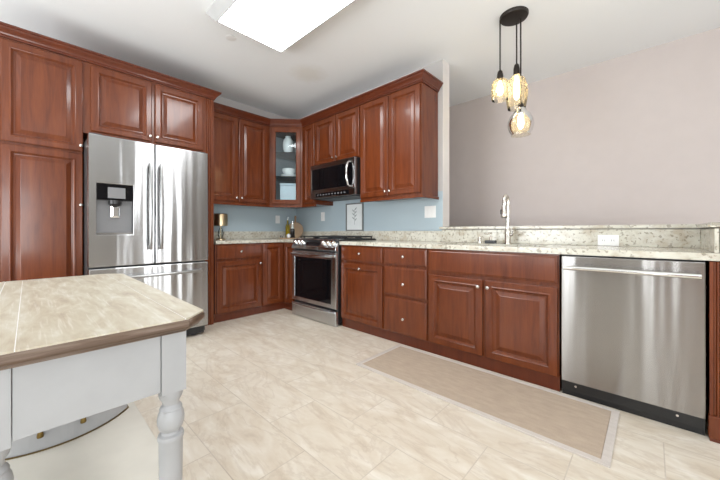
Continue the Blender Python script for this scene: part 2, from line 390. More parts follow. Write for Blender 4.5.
# --- base run on the rear wall
c = cabinet('base_cabinet', 'cherry base cabinet with one drawer over one door beside the range', 'cabinet', (1.712, 0), RB, 0.585, BD, BZ, BT, base=True)
drawer(c, BD, 0.010, 0.572, 0.716, 0.866, (0.291, 0.795)); door(c, BD, 0.010, 0.572, 0.10, 0.690, (0.291, 0.645))
c = cabinet('drawer_cabinet', 'cherry base cabinet with a stack of three drawers', 'cabinet', (2.297, 0), RB, 0.478, BD, BZ, BT, base=True)
for z0, z1, kz in ((0.722, 0.868, 0.795), (0.442, 0.698, 0.55), (0.10, 0.418, 0.242)):
    drawer(c, BD, 0.010, 0.466, z0, z1, (0.240, kz))
c = thing('sink_cabinet', 'wide cherry sink base cabinet with a false front over two doors', 'cabinet', (2.775, 0, 0))
MB().box(0.0005, 0.018, -BD, -0.004, BZ, BT).box(0.922, 0.9395, -BD, -0.004, BZ, BT).box(0.018, 0.922, -BD, -0.004, BZ, BZ+0.018).box(0.018, 0.922, -0.010, -0.004, BZ+0.018, BT).box(0.018, 0.922, -BD, -BD+0.02, BZ+0.018, BT).build('carcass', CHERRY, c)
MB().box(0.0005, 0.9395, -BD+0.012, -BD+0.06, 0.0, BZ).build('plinth', CHERRY_DK, c)
drawer(c, BD, 0.008, 0.932, 0.690, 0.866, None, 'false_front')
door(c, BD, 0.008, 0.457, 0.10, 0.664, (0.432, 0.614)); door(c, BD, 0.477, 0.932, 0.10, 0.664, (0.502, 0.614))
# fluted end post right of the dishwasher
c = thing('fluted_pilaster', 'narrow fluted cherry post right of the dishwasher', 'pilaster', (4.347, -0.605, 0))
ring = []
prof = [(0.0, 0.0), (0.0, -0.03), (0.012, -0.03)]
x = 0.012
for k in range(4):
    prof += [(x, -0.03), (x+0.004, -0.022), (x+0.009, -0.022), (x+0.013, -0.03)]; x += 0.018
prof += [(0.092, -0.03), (0.092, 0.0)]
pp = []
for q in prof:
    if not pp or q != pp[-1]: pp.append(q)
MB().prism(pp, 0.125, 0.874).build('post', CHERRY, c)
MB().box(-0.004, 0.096, -0.038, 0.0, 0.012, 0.125).build('plinth_block', CHERRY, c, 0.006)
MB().box(0.0, 0.092, -0.034, 0.0, 0.0, 0.012).build('foot', CHERRY_DK, c)
# --- corner base: an L with one door on each side
c = thing('corner_base_cabinet', 'cherry corner base cabinet with two narrow doors meeting at an inside corner', 'cabinet', (0, 0, 0))
MB().prism([(0.004, -0.004), (0.004, -0.930), (0.61, -0.930), (0.61, -0.61), (0.880, -0.61), (0.880, -0.004)], BZ, BT).build('carcass', CHERRY, c)
MB().prism([(0.55, -0.929), (0.598, -0.929), (0.598, -0.598), (0.879, -0.598), (0.879, -0.55), (0.55, -0.55)], 0.0, BZ).build('plinth', CHERRY_DK, c)
d = MB().rect(0.0, 0.286, 0.10, 0.866, scaled(DOOR, 0.24), 0).build('door', CHERRY, c); d.location = (0.61, -0.920, 0); d.rotation_euler = (0, 0, PI/2)
d = MB().rect(0.0, 0.240, 0.10, 0.866, scaled(DOOR, 0.22), 0).build('door', CHERRY, c); d.location = (0.636, -0.61, 0)
# --- base cabinet on the left wall
c = cabinet('base_cabinet', 'cherry base cabinet with drawer and door between refrigerator and corner', 'cabinet', (0, -1.498), RA, 0.566, BD, BZ, BT, base=True)
drawer(c, BD, 0.016, 0.558, 0.705, 0.862, (0.29, 0.785)); door(c, BD, 0.016, 0.558, 0.10, 0.680, (0.532, 0.632))
# --- tall run on the left wall
TD = 0.635
c = cabinet('pantry_cabinet', 'tall two-door cherry pantry cabinet left of the refrigerator', 'cabinet', (0, -3.075), RA, 0.477, TD, 0.095, 2.46, base=True)
door(c, TD, 0.024, 0.479, 1.690, 2.443, (0.464, 1.735)); door(c, TD, 0.024, 0.479, 0.10, 1.672, (0.464, 1.24))
c = thing('refrigerator_cabinet', 'deep two-door cherry cabinet above the refrigerator with fluted side panel', 'cabinet', (0, -2.597, 0), RA)
MB().box(0, 0.978, -TD, -0.004, 1.855, 2.46).build('carcass', CHERRY, c, 0.0015)
door(c, TD, 0.051, 0.495, 1.880, 2.440, (0.478, 1.925)); door(c, TD, 0.521, 0.961, 1.880, 2.440, (0.537, 1.925))
MB().box(1.053, 1.078, -TD, -0.004, 0.0, 2.46).build('side_panel', CHERRY, c)
pp = [(0.978, -TD+0.03), (0.978, -TD), (0.989, -TD)]
x = 0.989
for k in range(3):
    pp += [(x+0.003, -TD+0.007), (x+0.014, -TD+0.007), (x+0.017, -TD), (x+0.019, -TD)]; x += 0.019
pp += [(1.053, -TD), (1.053, -TD+0.03)]
MB().prism(pp, 0.0, 2.46).build('fluted_filler', CHERRY, c)
# --- upper cabinets
UD, UZ, UT = 0.322, 1.376, 2.46
c = cabinet('upper_cabinet', 'two-door cherry wall cabinet between refrigerator and glass corner cabinet', 'cabinet', (0, -1.510), RA, 0.858, UD, UZ, UT, rail=True)
door(c, UD, 0.012, 0.408, 1.395, 2.443, (0.382, 1.44)); door(c, UD, 0.420, 0.822, 1.395, 2.443, (0.448, 1.44))
c = cabinet('upper_cabinet', 'narrow single-door cherry wall cabinet right of the glass corner cabinet', 'cabinet', (0.625, 0), RB, 0.279, UD, UZ, UT, rail=True)
door(c, UD, 0.040, 0.273, 1.395, 2.443)
c = cabinet('upper_cabinet', 'short two-door cherry wall cabinet above the microwave', 'cabinet', (0.905, 0), RB, 0.818, UD, 1.866, UT)
door(c, UD, 0.010, 0.404, 1.880, 2.443, (0.374, 1.925)); door(c, UD, 0.414, 0.808, 1.880, 2.443, (0.444, 1.925))
c = cabinet('upper_cabinet', 'tall two-door cherry wall cabinet at the open end of the run', 'cabinet', (1.724, 0), RB, 0.801, UD, UZ, UT, rail=True)
door(c, UD, 0.010, 0.402, 1.395, 2.443, (0.378, 1.44)); door(c, UD, 0.412, 0.792, 1.395, 2.443, (0.436, 1.44))
MB().box(0.8008, 0.813, -UD-0.012, -0.004, UZ-0.028, UZ).build('light_rail', CHERRY, c, 0.004)

# --- diagonal glass corner cabinet (hollow)
c = thing('glass_corner_cabinet', 'diagonal cherry corner wall cabinet with a glass door', 'cabinet', (0, 0, 0))
DA = math.atan2(0.325, 0.297)
MB().box(0.004, 0.012, -0.650, -0.004, UZ, UT).box(0.012, 0.622, -0.012, -0.004, UZ, UT).build('back_panel', CAB_IN, c)
MB().box(0.012, 0.325, -0.650, -0.638, UZ, UT).box(0.628, 0.622, -0.325, -0.012, UZ, UT).build('side_panel', CHERRY, c)
INN = [(0.0125, -0.0125), (0.0125, -0.6375), (0.320, -0.6375), (0.6095, -0.320), (0.6095, -0.0125)]
MB().prism(INN, UZ, UZ+0.018).build('bottom_panel', CHERRY, c); MB().prism(INN, UT-0.018, UT).build('top_panel', CHERRY, c)
SH = [(0.014, -0.014), (0.014, -0.634), (0.308, -0.634), (0.606, -0.308), (0.606, -0.014)]
MB().prism(SH, 1.772, 1.780).build('shelf', GLASS, c); MB().prism(SH, 2.108, 2.116).build('shelf', GLASS, c)
DL = math.hypot(0.297, 0.325)
f = MB()
for a, b_, z0, z1 in ((0.0, 0.034, UZ, UT), (DL-0.034, DL, UZ, UT), (0.034, DL-0.034, UZ, UZ+0.03), (0.034, DL-0.034, UT-0.03, UT)):
    f.box(a, b_, 0.0, 0.018, z0, z1)
f = f.build('face_frame', CHERRY, c); f.location = (0.325, -0.650, 0); f.rotation_euler = (0, 0, DA)
f = MB().box(0.0, DL, -0.012, 0.02, UZ-0.028, UZ).build('light_rail', CHERRY, c, 0.004); f.location = (0.325, -0.650, 0); f.rotation_euler = (0, 0, DA)
# door frame as a ring
d = MB(); x0, x1, z0, z1 = 0.022, DL-0.022, 1.392, 2.440
rings = []
for i, y in [(0.062, -0.001), (0, -0.001), (0, -0.015), (0.007, -0.020), (0.046, -0.020), (0.050, -0.018), (0.054, -0.018), (0.062, -0.009), (0.062, -0.001)]:
    rings.append([(x0+i, y, z0+i), (x1-i, y, z0+i), (x1-i, y, z1-i), (x0+i, y, z1-i)])
d.loops(rings, False, False)
d = d.build('door', CHERRY, c); d.location = (0.325, -0.650, 0); d.rotation_euler = (0, 0, DA)
MB().box(x0+0.058, x1-0.058, -0.008, -0.004, z0+0.058, z1-0.058).build('glass_pane', GLASS, d)

# --- crown moldings
def crown(path, prof):
    P = [Vector((*p, 0)) for p in path]; rings = []
    for i, p in enumerate(P):
        nrm = []
        for a, b_ in ((i-1, i), (i, i+1)):
            if a >= 0 and b_ < len(P):
                t = (P[b_]-P[a]).normalized(); nrm.append(Vector((t.y, -t.x, 0)))
        n = sum(nrm, Vector()); n.normalize(); k = 1.0/max(0.3, n.dot(nrm[0]))
        rings.append([(p.x+n.x*k*d_, p.y+n.y*k*d_, z) for d_, z in prof])
    return MB().loops(rings)
CP = [(-0.02, 2.461), (0.010, 2.461), (0.010, 2.472), (0.018, 2.477), (0.021, 2.488), (0.030, 2.500), (0.044, 2.514), (0.050, 2.526), (0.060, 2.529), (0.060, 2.544), (-0.02, 2.544)]
tag(crown([(TD, -3.09), (TD, -1.519), (UD+0.08, -1.519)], CP).build('crown_molding', CHERRY_DK), 'cherry crown molding along the top of the pantry and refrigerator cabinets', 'molding')
tag(crown([(UD, -1.500), (UD, -0.6515), (0.6235, -UD), (2.525, -UD), (2.525, -0.004)], CP).build('crown_molding', CHERRY_DK), 'cherry crown molding along the wall cabinets around the corner', 'molding')

# ------------------------------------------------------------------ countertops
CT0, CT1 = 0.878, 0.914
t = thing('granite_countertop', 'short speckled granite countertop left of the range under the glass cabinet', 'countertop', (0, 0, 0))
MB().prism([(0.004, -0.004), (0.004, -1.496), (0.638, -1.496), (0.638, -0.638), (0.881, -0.638), (0.881, -0.004)], CT0, CT1).build('slab', GRAN, t, 0.004)
o = MB().box(0.003, 0.022, -1.496, -0.003, CT1+0.0005, 1.018).box(0.022, 0.895, -0.022, -0.003, CT1+0.0005, 1.018).build('granite_backsplash', GRAN, None, 0.002); tag(o, 'granite backsplash strip around the corner left of the range', 'backsplash')
t = thing('granite_countertop', 'long speckled granite countertop holding the sink and faucet', 'countertop', (0, 0, 0))
SX0, SX1, SY0, SY1 = 2.83, 3.60, -0.52, -0.20
mb = MB().box(1.706, SX0, -0.638, -0.003, CT0, CT1).box(SX1, 4.380, -0.638, -0.003, CT0, CT1).box(SX0, SX1, -0.638, SY0, CT0, CT1).box(SX0, SX1, SY1, -0.003, CT0, CT1)
bmesh.ops.remove_doubles(mb.bm, verts=mb.bm.verts, dist=1e-5)
mb.build('slab', GRAN, t)
o = MB().box(0.896, WX, -0.022, -0.003, CT1+0.0005, 1.024).box(WX, 4.366, -0.022, -0.003, CT1+0.0005, 1.036).box(4.366, 4.382, -0.60, -0.003, CT1+0.0005, 1.036).build('granite_backsplash', GRAN, None, 0.002); tag(o, 'long granite backsplash strip behind the sink and range', 'backsplash')
tag(MB().prism([(WX-0.025, -0.035), (4.352, -0.035), (4.352, -0.61), (4.56, -0.61), (4.56, 0.20), (WX+0.001, 0.20), (WX+0.001, -0.001), (WX-0.025, -0.001)], 1.041, 1.066).build('granite_ledge', GRAN, None, 0.003), 'thin granite ledge capping the half wall behind the sink', 'ledge')
# sink
t = thing('kitchen_sink', 'undermount stainless sink set in the long granite countertop', 'sink', (0, 0, 0))
mb = MB().box(SX0-0.01, SX0+0.002, SY0-0.01, SY1+0.01, 0.70, 0.877).box(SX1-0.002, SX1+0.01, SY0-0.01, SY1+0.01, 0.70, 0.877)
mb.box(SX0, SX1, SY0-0.01, SY0+0.002, 0.70, 0.877).box(SX0, SX1, SY1-0.002, SY1+0.01, 0.70, 0.877).box(SX0, SX1, SY0, SY1, 0.695, 0.702)
mb.build('basin', STEEL, t)
MB().lathe([(0.04, 0.0), (0.04, 0.004), (0.03, 0.005), (0.012, 0.002)], ((SX0+SX1)/2, (SY0+SY1)/2, 0.702), 'z', 20).build('drain', CHROME, t, smooth=True)
# faucet
t = thing('kitchen_faucet', 'tall chrome pull-down gooseneck faucet behind the sink', 'faucet', (3.250, -0.125, CT1))
MB().lathe([(0.030, 0), (0.030, 0.006), (0.026, 0.012), (0.026, 0.10), (0.022, 0.125), (0.015, 0.14)], (0, 0, 0), 'z', 24).build('body', NICKEL, t, smooth=True)
pts = [(0, 0, 0.13), (0, 0, 0.345)]
for k in range(1, 11):
    a = PI*k/10; pts.append((-0.005*(1-math.cos(a)), -0.029*(1-math.cos(a)), 0.345+0.060*math.sin(a)))
pts.append((-0.010, -0.059, 0.31))
MB().tube(pts, 0.0165, 14).build('gooseneck', NICKEL, t, smooth=True)
h = MB().lathe([(0.017, 0.100), (0.021, 0.09), (0.024, 0.03), (0.027, 0.005), (0.024, 0.0)], (-0.010, -0.059, 0.222), 'z', 20).build('spray_head', NICKEL, t, smooth=True)
MB().box(-0.040, -0.030, -0.068, -0.056, 0.25, 0.29).build('button', CHAR, h, 0.003)
MB().lathe([(0.019, 0.0), (0.019, 0.004), (0.014, 0.005)], (-0.010, -0.059, 0.218), 'z', 20).build('nozzle', CHAR, h)
MB().tube([(0.02, -0.004, 0.075), (0.040, -0.010, 0.077), (0.048, -0.016, 0.085), (0.060, -0.05, 0.135)], [0.014, 0.013, 0.008, 0.006], 12).build('handle', NICKEL, t, smooth=True)
# soap dispenser, air gap, sponge holder
t = thing('soap_dispenser', 'small nickel soap pump on the counter left of the faucet', 'soap dispenser', (3.10, -0.11, CT1))
MB().lathe([(0.019, 0), (0.019, 0.006), (0.012, 0.012), (0.009, 0.055), (0.006, 0.06), (0.006, 0.085)], n=16).build('stem', NICKEL, t, smooth=True)
MB().tube([(0.01, 0.0, 0.088), (0.0, -0.01, 0.090), (-0.03, -0.05, 0.082)], [0.009, 0.009, 0.006], 10).build('spout', NICKEL, t, smooth=True)
t = tag(MB().lathe([(0.018, 0), (0.018, 0.045), (0.014, 0.052)], n=18).build('air_gap', NICKEL, None, smooth=True), 'short nickel cylinder cap on the counter far left of the faucet', 'air gap'); t.location = (3.0, -0.10, CT1)
t = tag(MB().box(-0.045, 0.045, -0.022, 0.022, 0, 0.028).build('sponge', CHAR, None, 0.006), 'dark sponge lying on the counter beside the soap pump', 'sponge'); t.location = (3.125, -0.175, CT1+0.001)

# ------------------------------------------------------------------ refrigerator
FX, FY0, FW = 0.938, -2.592, 0.902
r = thing('refrigerator', 'stainless french-door refrigerator with a water dispenser in the left door', 'refrigerator', (0, FY0, 0), RA)
MB().box(0.004, FW-0.004, -0.862, -0.03, 0.03, 1.770).build('case', CHAR, r, 0.004)
D0, D1 = -0.866, -FX                         # door back / front (local y)
LS = 0.447
dl = MB().recess(0.002, LS-0.003, 0.735, 1.790, 0.050, 0.290, 0.995, 1.405, D0, D1, D1+0.055).build('left_door', STEEL, r, 0.006)
MB().box(0.052, 0.288, D1-0.001, D1+0.05, 1.275, 1.403).build('control_panel', BLKGLASS, dl, 0.002)
MB().box(0.120, 0.235, D1-0.0035, D1-0.001, 1.290, 1.378).build('display', GREYP, dl)
MB().box(0.0515, 0.2885, D1+0.046, D1+0.0545, 0.9965, 1.272).build('recess_liner', GREYP, dl)
MB().lathe([(0.045, 0.0), (0.045, -0.03), (0.03, -0.045)], (0.170, D1+0.025, 1.274), 'z', 20).build('spout', BLACK, dl, smooth=True)
MB().rect(0.140, 0.205, 1.13, 1.235, [(0, 0), (0, -0.02), (0.012, -0.03)], D1+0.046).build('paddle', CHROME, dl, 0.004)
MB().box(0.056, 0.284, D1+0.004, D1+0.046, 0.9965, 1.008).build('drip_tray', STEEL_DK, dl)
dr = MB().box(LS+0.003, FW-0.002, D1, D0, 0.735, 1.790).build('right_door', STEEL, r, 0.008)
def bar(parent, x, z0, z1):
    MB().tube([(x, D1, z0+0.03), (x, D1-0.035, z0+0.012), (x, D1-0.048, z0+0.06), (x, D1-0.055, (z0+z1)/2), (x, D1-0.048, z1-0.06), (x, D1-0.035, z1-0.012), (x, D1, z1-0.03)], 0.0125, 12).build('handle', HANDLE, parent, smooth=True)
bar(dl, LS-0.040, 0.86, 1.62); bar(dr, LS+0.040, 0.86, 1.62)
fd = MB().box(0.002, FW-0.002, D1, D0, 0.095, 0.722).build('freezer_drawer', STEEL, r, 0.008)
pts = [(0.07, D1, 0.645)] + [(0.07+0.76*k/12, D1-0.030-0.028*math.sin(PI*k/12), 0.640) for k in range(13)] + [(0.83, D1, 0.645)]
MB().tube(pts, 0.0125, 12).build('handle', HANDLE, fd, smooth=True)
MB().box(0.03, FW-0.03, -0.90, -0.80, 0.025, 0.088).build('bottom_grille', BLACK, r)
for x in (0.10, 0.80): MB().lathe([(0.025, 0), (0.025, 0.018), (0.012, 0.022), (0.012, 0.04)], (x, -0.83, 0), 'z', 14).build('foot', CHAR, r)
for x in (0.05, FW-0.05): MB().box(x-0.04, x+0.04, -0.90, -0.83, 1.7905, 1.805).build('hinge_cover', CHAR, r, 0.004)

# ------------------------------------------------------------------ range
RX0, RX1, RF = 0.908, 1.708, -0.685
RW = RX1-RX0
r = thing('gas_range', 'stainless slide-in gas range between the base cabinets', 'range', (RX0, 0, 0))
MB().box(0.0, RW, RF+0.03, -0.03, 0.03, 0.925).build('body', BLACK, r, 0.002)
MB().loops([[(0.002, RF+0.032, 0.80), (0.002, RF-0.012, 0.815), (0.002, RF-0.006, 0.845), (0.002, RF+0.06, 0.932), (0.002, RF+0.10, 0.932), (0.002, RF+0.10, 0.80)],
            [(RW-0.002, RF+0.032, 0.80), (RW-0.002, RF-0.012, 0.815), (RW-0.002, RF-0.006, 0.845), (RW-0.002, RF+0.06, 0.932), (RW-0.002, RF+0.10, 0.932), (RW-0.002, RF+0.10, 0.80)]]).build('control_panel', STEEL_R, r, 0.002)
# slanted display and knobs
SLN = Vector((0, -0.087, 0.066)).normalized()         # outward normal of the slanted panel
SLT = Vector((0, 0.066, 0.087)).normalized()
def slant(x, t, off): return Vector((x, RF-0.006, 0.845)) + SLT*t + SLN*off
mb = MB()
mb.loops([[slant(0.25, 0.012, -0.004), slant(0.52, 0.012, -0.004), slant(0.52, 0.098, -0.004), slant(0.25, 0.098, -0.004)],
          [slant(0.25, 0.012, 0.002), slant(0.52, 0.012, 0.002), slant(0.52, 0.098, 0.002), slant(0.25, 0.098, 0.002)]])
mb.build('display', BLKGLASS, r)
for x in (0.055, 0.125, 0.195, 0.575, 0.655, 0.735):
    p = slant(x, 0.052, 0.0)
    k = MB().lathe([(0.030, 0), (0.030, 0.006), (0.026, 0.010), (0.024, 0.034), (0.018, 0.040)], n=20).build('knob', CHROME, r, smooth=True)
    k.location = p; k.rotation_euler = SLN.to_track_quat('Z', 'Y').to_euler()
od = MB().recess(0.003, RW-0.003, 0.188, 0.790, 0.055, RW-0.085, 0.235, 0.715, RF+0.028, RF, RF+0.008).build('oven_door', STEEL_R, r, 0.003)
MB().box(0.0555, RW-0.0855, RF+0.002, RF+0.0075, 0.2355, 0.7145).build('window', BLKGLASS, od)
pts = [(0.03, RF, 0.755)] + [(0.03+(RW-0.06)*k/12, RF-0.035-0.022*math.sin(PI*k/12), 0.752) for k in range(13)] + [(RW-0.03, RF, 0.755)]
MB().tube(pts, 0.013, 12).build('handle', STEEL_R, od, smooth=True)
wd = MB().rect(0.003, RW-0.003, 0.006, 0.164, [(0, 0.028), (0, 0.0), (0.004, -0.004)], RF).build('warming_drawer', STEEL_R, r)
pts = [(0.02+(RW-0.04)*k/12, RF-0.010-0.022*math.sin(PI*k/12), 0.150) for k in range(13)]
MB().tube(pts, 0.010, 10).build('handle', STEEL_R, wd, smooth=True)
MB().box(0.001, RW-0.001, RF+0.10, -0.045, 0.925, 0.934).build('cooktop', BLACK, r, 0.002)
for k in range(3):
    x0, x1 = 0.02+k*0.256, 0.02+k*0.256+0.248
    mb = MB()
    for y in (-0.53, -0.42, -0.30, -0.19, -0.08): mb.box(x0, x1, y-0.006, y+0.006, 0.950, 0.964)
    for x in (x0+0.006, (x0+x1)/2, x1-0.006): mb.box(x-0.006, x+0.006, -0.535, -0.075, 0.952, 0.962)
    for x in (x0+0.01, x1-0.01):
        for y in (-0.525, -0.085): mb.box(x-0.007, x+0.007, y-0.007, y+0.007, 0.934, 0.952)
    mb.build('grate', IRON, r)
for x, y in ((0.145, -0.42), (0.145, -0.18), (0.40, -0.30), (0.655, -0.42), (0.655, -0.18)):
    MB().lathe([(0.045, 0), (0.045, 0.008), (0.03, 0.010), (0.03, 0.015)], (x, y, 0.934), 'z', 20).build('burner', IRON, r)
for x in (0.06, RW-0.06):
    for y in (-0.58, -0.10): MB().lathe([(0.018, 0), (0.018, 0.031)], (x, y, 0), 'z', 12).build('foot', BLACK, r)

# ------------------------------------------------------------------ microwave
MX0, MX1, MF, MZ0, MZ1 = 0.910, 1.716, -0.405, 1.438, 1.862
MW = MX1-MX0
r = thing('microwave_oven', 'stainless over-the-range microwave with black window under the short cabinet', 'microwave', (MX0, 0, 0))
MB().box(0.0, MW, MF+0.028, -0.005, MZ0, MZ1).build('case', BLACK, r, 0.002)
d = MB().recess(0.001, MW-0.001, MZ0+0.075, MZ1-0.002, 0.028, MW-0.045, MZ0+0.105, MZ1-0.055, MF+0.028, MF, MF+0.006).build('door', STEEL_DK, r, 0.003)
MB().box(0.0285, MW-0.0455, MF+0.0015, MF+0.0055, MZ0+0.1055, MZ1-0.0555).build('window', BLKGLASS, d)
MB().box(MW-0.040, MW-0.004, MF-0.003, MF, MZ0+0.078, MZ1-0.005).build('edge_strip', STEEL, d, 0.001)
hx = MW-0.085
MB().tube([(hx, MF, MZ1-0.045), (hx, MF-0.030, MZ1-0.060), (hx, MF-0.052, (MZ0+MZ1)/2+0.09), (hx, MF-0.056, (MZ0+MZ1)/2+0.03), (hx, MF-0.052, (MZ0+MZ1)/2-0.03), (hx, MF-0.030, MZ0+0.115), (hx, MF, MZ0+0.10)], 0.012, 12).build('handle', CHROME, d, smooth=True)
cp = MB().box(0.001, MW-0.001, MF, MF+0.028, MZ0, MZ0+0.072).build('control_strip', STEEL_DK, r, 0.002)
MB().box(0.10, MW-0.10, MF-0.002, MF, MZ0+0.014, MZ0+0.058).build('touch_panel', BLKGLASS, cp)
for k in range(10): MB().box(0.14+k*0.054, 0.165+k*0.054, MF-0.003, MF-0.002, MZ0+0.028, MZ0+0.044).build('button', GREYP, cp)
MB().box(0.04, MW-0.04, MF+0.06, -0.06, MZ0-0.010, MZ0).build('vent', CHAR, r, 0.003)

# ------------------------------------------------------------------ dishwasher
DX0, DX1, DF = 3.726, 4.337, -0.632
DWD = DX1-DX0
r = thing('dishwasher', 'stainless dishwasher with bar handle under the granite counter', 'dishwasher', (DX0, 0, 0))
MB().box(0.004, DWD-0.004, -0.58, -0.03, 0.03, 0.872).build('tub', BLACK, r)
d = MB().box(0.002, DWD-0.002, DF, -0.582, 0.094, 0.868).build('door', STEEL_DW, r, 0.004)
mb = MB().tube([(0.022, DF-0.045, 0.800), (DWD-0.020, DF-0.045, 0.800)], 0.0125, 14)
for x in (0.045, DWD-0.045): mb.box(x-0.008, x+0.008, DF-0.045, DF, 0.792, 0.808)
mb.build('handle', CHROME, d, smooth=True)
k = MB().box(0.002, DWD-0.002, -0.600, -0.575, 0.0, 0.092).build('toe_panel', BLACK, r)
MB().box(0.002, DWD-0.002, -0.618, -0.600, 0.035, 0.091).build('kick_plate', BLACK, r, 0.002)
for x in (0.075, DWD-0.10): MB().lathe([(0.006, 0), (0.006, -0.003)], (x, -0.618, 0.070), 'y', 10).build('screw', CHROME, k)

# ------------------------------------------------------------------ worktable in front
TX0, TX1, TY0, TY1, TZ = 1.685, 3.120, -3.070, -2.508, 0.760
CH = 0.070
t = thing('worktable', 'white painted worktable with whitewashed plank top and turned legs in the foreground', 'table', ((TX0+TX1)/2, (TY0+TY1)/2, 0))
HX, HY = (TX1-TX0)/2, (TY1-TY0)/2
def oct_(i, z, c=CH):
    c2 = c - i*0.586; x, y = HX-i, HY-i
    return [(p[0], p[1], z) for p in ((-x+c2, -y), (x-c2, -y), (x, -y+c2), (x, y-c2), (x-c2, y), (-x+c2, y), (-x, y-c2), (-x, -y+c2))]
top = MB().loops([oct_(0.016, TZ-0.042), oct_(0.012, TZ-0.036), oct_(0.003, TZ-0.030), oct_(0.0, TZ-0.024), oct_(0.0, TZ-0.010), oct_(0.003, TZ-0.005)]).build('tabletop', OAK, t)
# painted boards: border strips at both ends of the width, planks between, laid with fine gaps
bd = MB()
g = 0.0022; i0 = 0.003
bw = 0.074
def strip(poly): bd.loops([[(x, y, TZ-0.005) for x, y in poly], [(x, y, TZ) for x, y in poly]])
x, y, c2 = HX-i0, HY-i0, CH-i0*0.586
strip([(-x+c2, y), (-x, y-c2), (-x, y-bw), (x, y-bw), (x, y-c2), (x-c2, y)][::-1])
strip([(-x+c2, -y), (-x, -y+c2), (-x, -y+bw), (x, -y+bw), (x, -y+c2), (x-c2, -y)])
yy = [-y+bw+g, -y+bw+0.062, y-bw-g]
for a, b_ in zip(yy, yy[1:]): strip([(-x, a+g/2), (x, a+g/2), (x, b_-g/2), (-x, b_-g/2)])
bd.build('top_boards', WASH, t)
MB().loops([oct_(0.006, TZ-0.0048), oct_(0.006, TZ-0.0012)]).build('seam_filler', WHITE, t)
LX, LY = HX-0.035-0.033, HY-0.067-0.033
def leg(sx, sy):
    cx, cy = sx*LX, sy*LY
    mb = MB().box(cx-0.033, cx+0.033, cy-0.033, cy+0.033, 0.533, TZ-0.042)
    prof = [(0.018, 0.0), (0.024, 0.01), (0.029, 0.10), (0.032, 0.30), (0.0325, 0.378), (0.035, 0.384), (0.036, 0.391), (0.034, 0.398), (0.026, 0.402), (0.024, 0.409), (0.027, 0.414),
            (0.032, 0.418), (0.036, 0.432), (0.037, 0.447), (0.0345, 0.462), (0.029, 0.474), (0.031, 0.477), (0.029, 0.482), (0.0225, 0.490), (0.0235, 0.500), (0.030, 0.510), (0.033, 0.521), (0.033, 0.5335)]
    mb.lathe(prof, (cx, cy, 0), 'z', 32)
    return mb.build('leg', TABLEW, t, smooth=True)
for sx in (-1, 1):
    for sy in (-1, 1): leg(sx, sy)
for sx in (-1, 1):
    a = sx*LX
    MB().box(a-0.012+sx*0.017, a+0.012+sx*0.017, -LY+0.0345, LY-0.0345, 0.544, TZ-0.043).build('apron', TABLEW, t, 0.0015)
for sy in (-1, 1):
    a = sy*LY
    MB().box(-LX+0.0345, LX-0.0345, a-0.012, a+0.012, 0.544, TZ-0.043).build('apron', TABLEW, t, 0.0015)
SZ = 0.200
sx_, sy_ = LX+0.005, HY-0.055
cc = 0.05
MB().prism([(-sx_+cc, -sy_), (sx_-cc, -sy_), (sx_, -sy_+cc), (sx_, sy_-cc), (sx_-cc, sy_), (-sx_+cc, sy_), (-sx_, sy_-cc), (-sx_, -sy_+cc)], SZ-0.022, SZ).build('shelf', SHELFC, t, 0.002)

# bow-front box on its shelf
c = thing('bow_front_box', 'low white bow-front drawer box with brass pulls on the worktable shelf', 'box', (2.183, -2.830, SZ+0.001))
def bow(r_, y0, y1, xb, n=20):
    P = [(xb, y0), (xb, y1)]
    for k in range(n+1):
        y = y1 + (y0-y1)*k/n
        P.append((math.sqrt(max(0, r_*r_-y*y)), y))
    return P
MB().prism(bow(0.294, -0.19, 0.235, -0.12), 0.0, 0.150).build('case', TABLEW, c)
MB().prism(bow(0.3005, -0.195, 0.240, 0.02), 0.0, 0.0028).build('base_bead', BRASS_OLD, c)
dm = MB().loops([[(x, y, z) for x, y in bow(0.299, -0.18, 0.225, 0.10)] for z in (0.008, 0.096)]).build('drawer', TABLEW, c, 0.002)
for y in (-0.050, 0.070):
    xx = math.sqrt(0.30**2-y*y)
    MB().lathe([(0.003, 0.0), (0.005, -0.004), (0.0055, -0.010), (0.007, -0.020), (0.010, -0.034), (0.009, -0.040), (0.004, -0.042)][::-1], (xx+0.010, y, 0.098), 'z', 14).build('pull', BRASS_OLD, dm, smooth=True)

# ------------------------------------------------------------------ rug
t = thing('runner_rug', 'long tan woven runner rug with pale binding in front of the sink', 'rug', (3.25, -0.915, 0))
MB().box(-0.725, 0.725, -0.252, 0.252, 0.0005, 0.008).build('field', RUG, t, 0.002)
mb = MB().box(-0.76, 0.76, -0.285, -0.2525, 0.0005, 0.009).box(-0.76, 0.76, 0.2525, 0.285, 0.0005, 0.009).box(-0.76, -0.7255, -0.2525, 0.2525, 0.0005, 0.009).box(0.7255, 0.76, -0.2525, 0.2525, 0.0005, 0.009)
mb.build('binding', RUGB, t, 0.002)

# ------------------------------------------------------------------ ceiling things
c = thing('ceiling_light', 'large glowing rectangular ceiling light with a white sloped frame', 'ceiling light', (2.25, -1.597, CZ))
def rr(x, y, z): return [(-x, -y, z), (x, -y, z), (x, y, z), (-x, y, z)]
MB().loops([rr(0.735, 0.335, 0.0), rr(0.735, 0.335, -0.012), rr(0.625, 0.294, -0.108), rr(0.613, 0.286, -0.108), rr(0.613, 0.286, -0.09)], True, True).build('frame', plain('fixture_frame_paint', (0.52, 0.52, 0.515), 0.5), c)
MB().box(-0.612, 0.612, -0.285, 0.285, -0.106, -0.092).build('diffuser', LIT_PANEL, c)
t = tag(MB().lathe([(0.045, 0.0), (0.045, -0.002), (0.040, -0.0035)], n=28).build('ceiling_cover_plate', PLASTW, None, smooth=True), 'small round white cover plate on the ceiling beside the rectangular light', 'cover plate'); t.location = (1.332, -1.642, CZ)

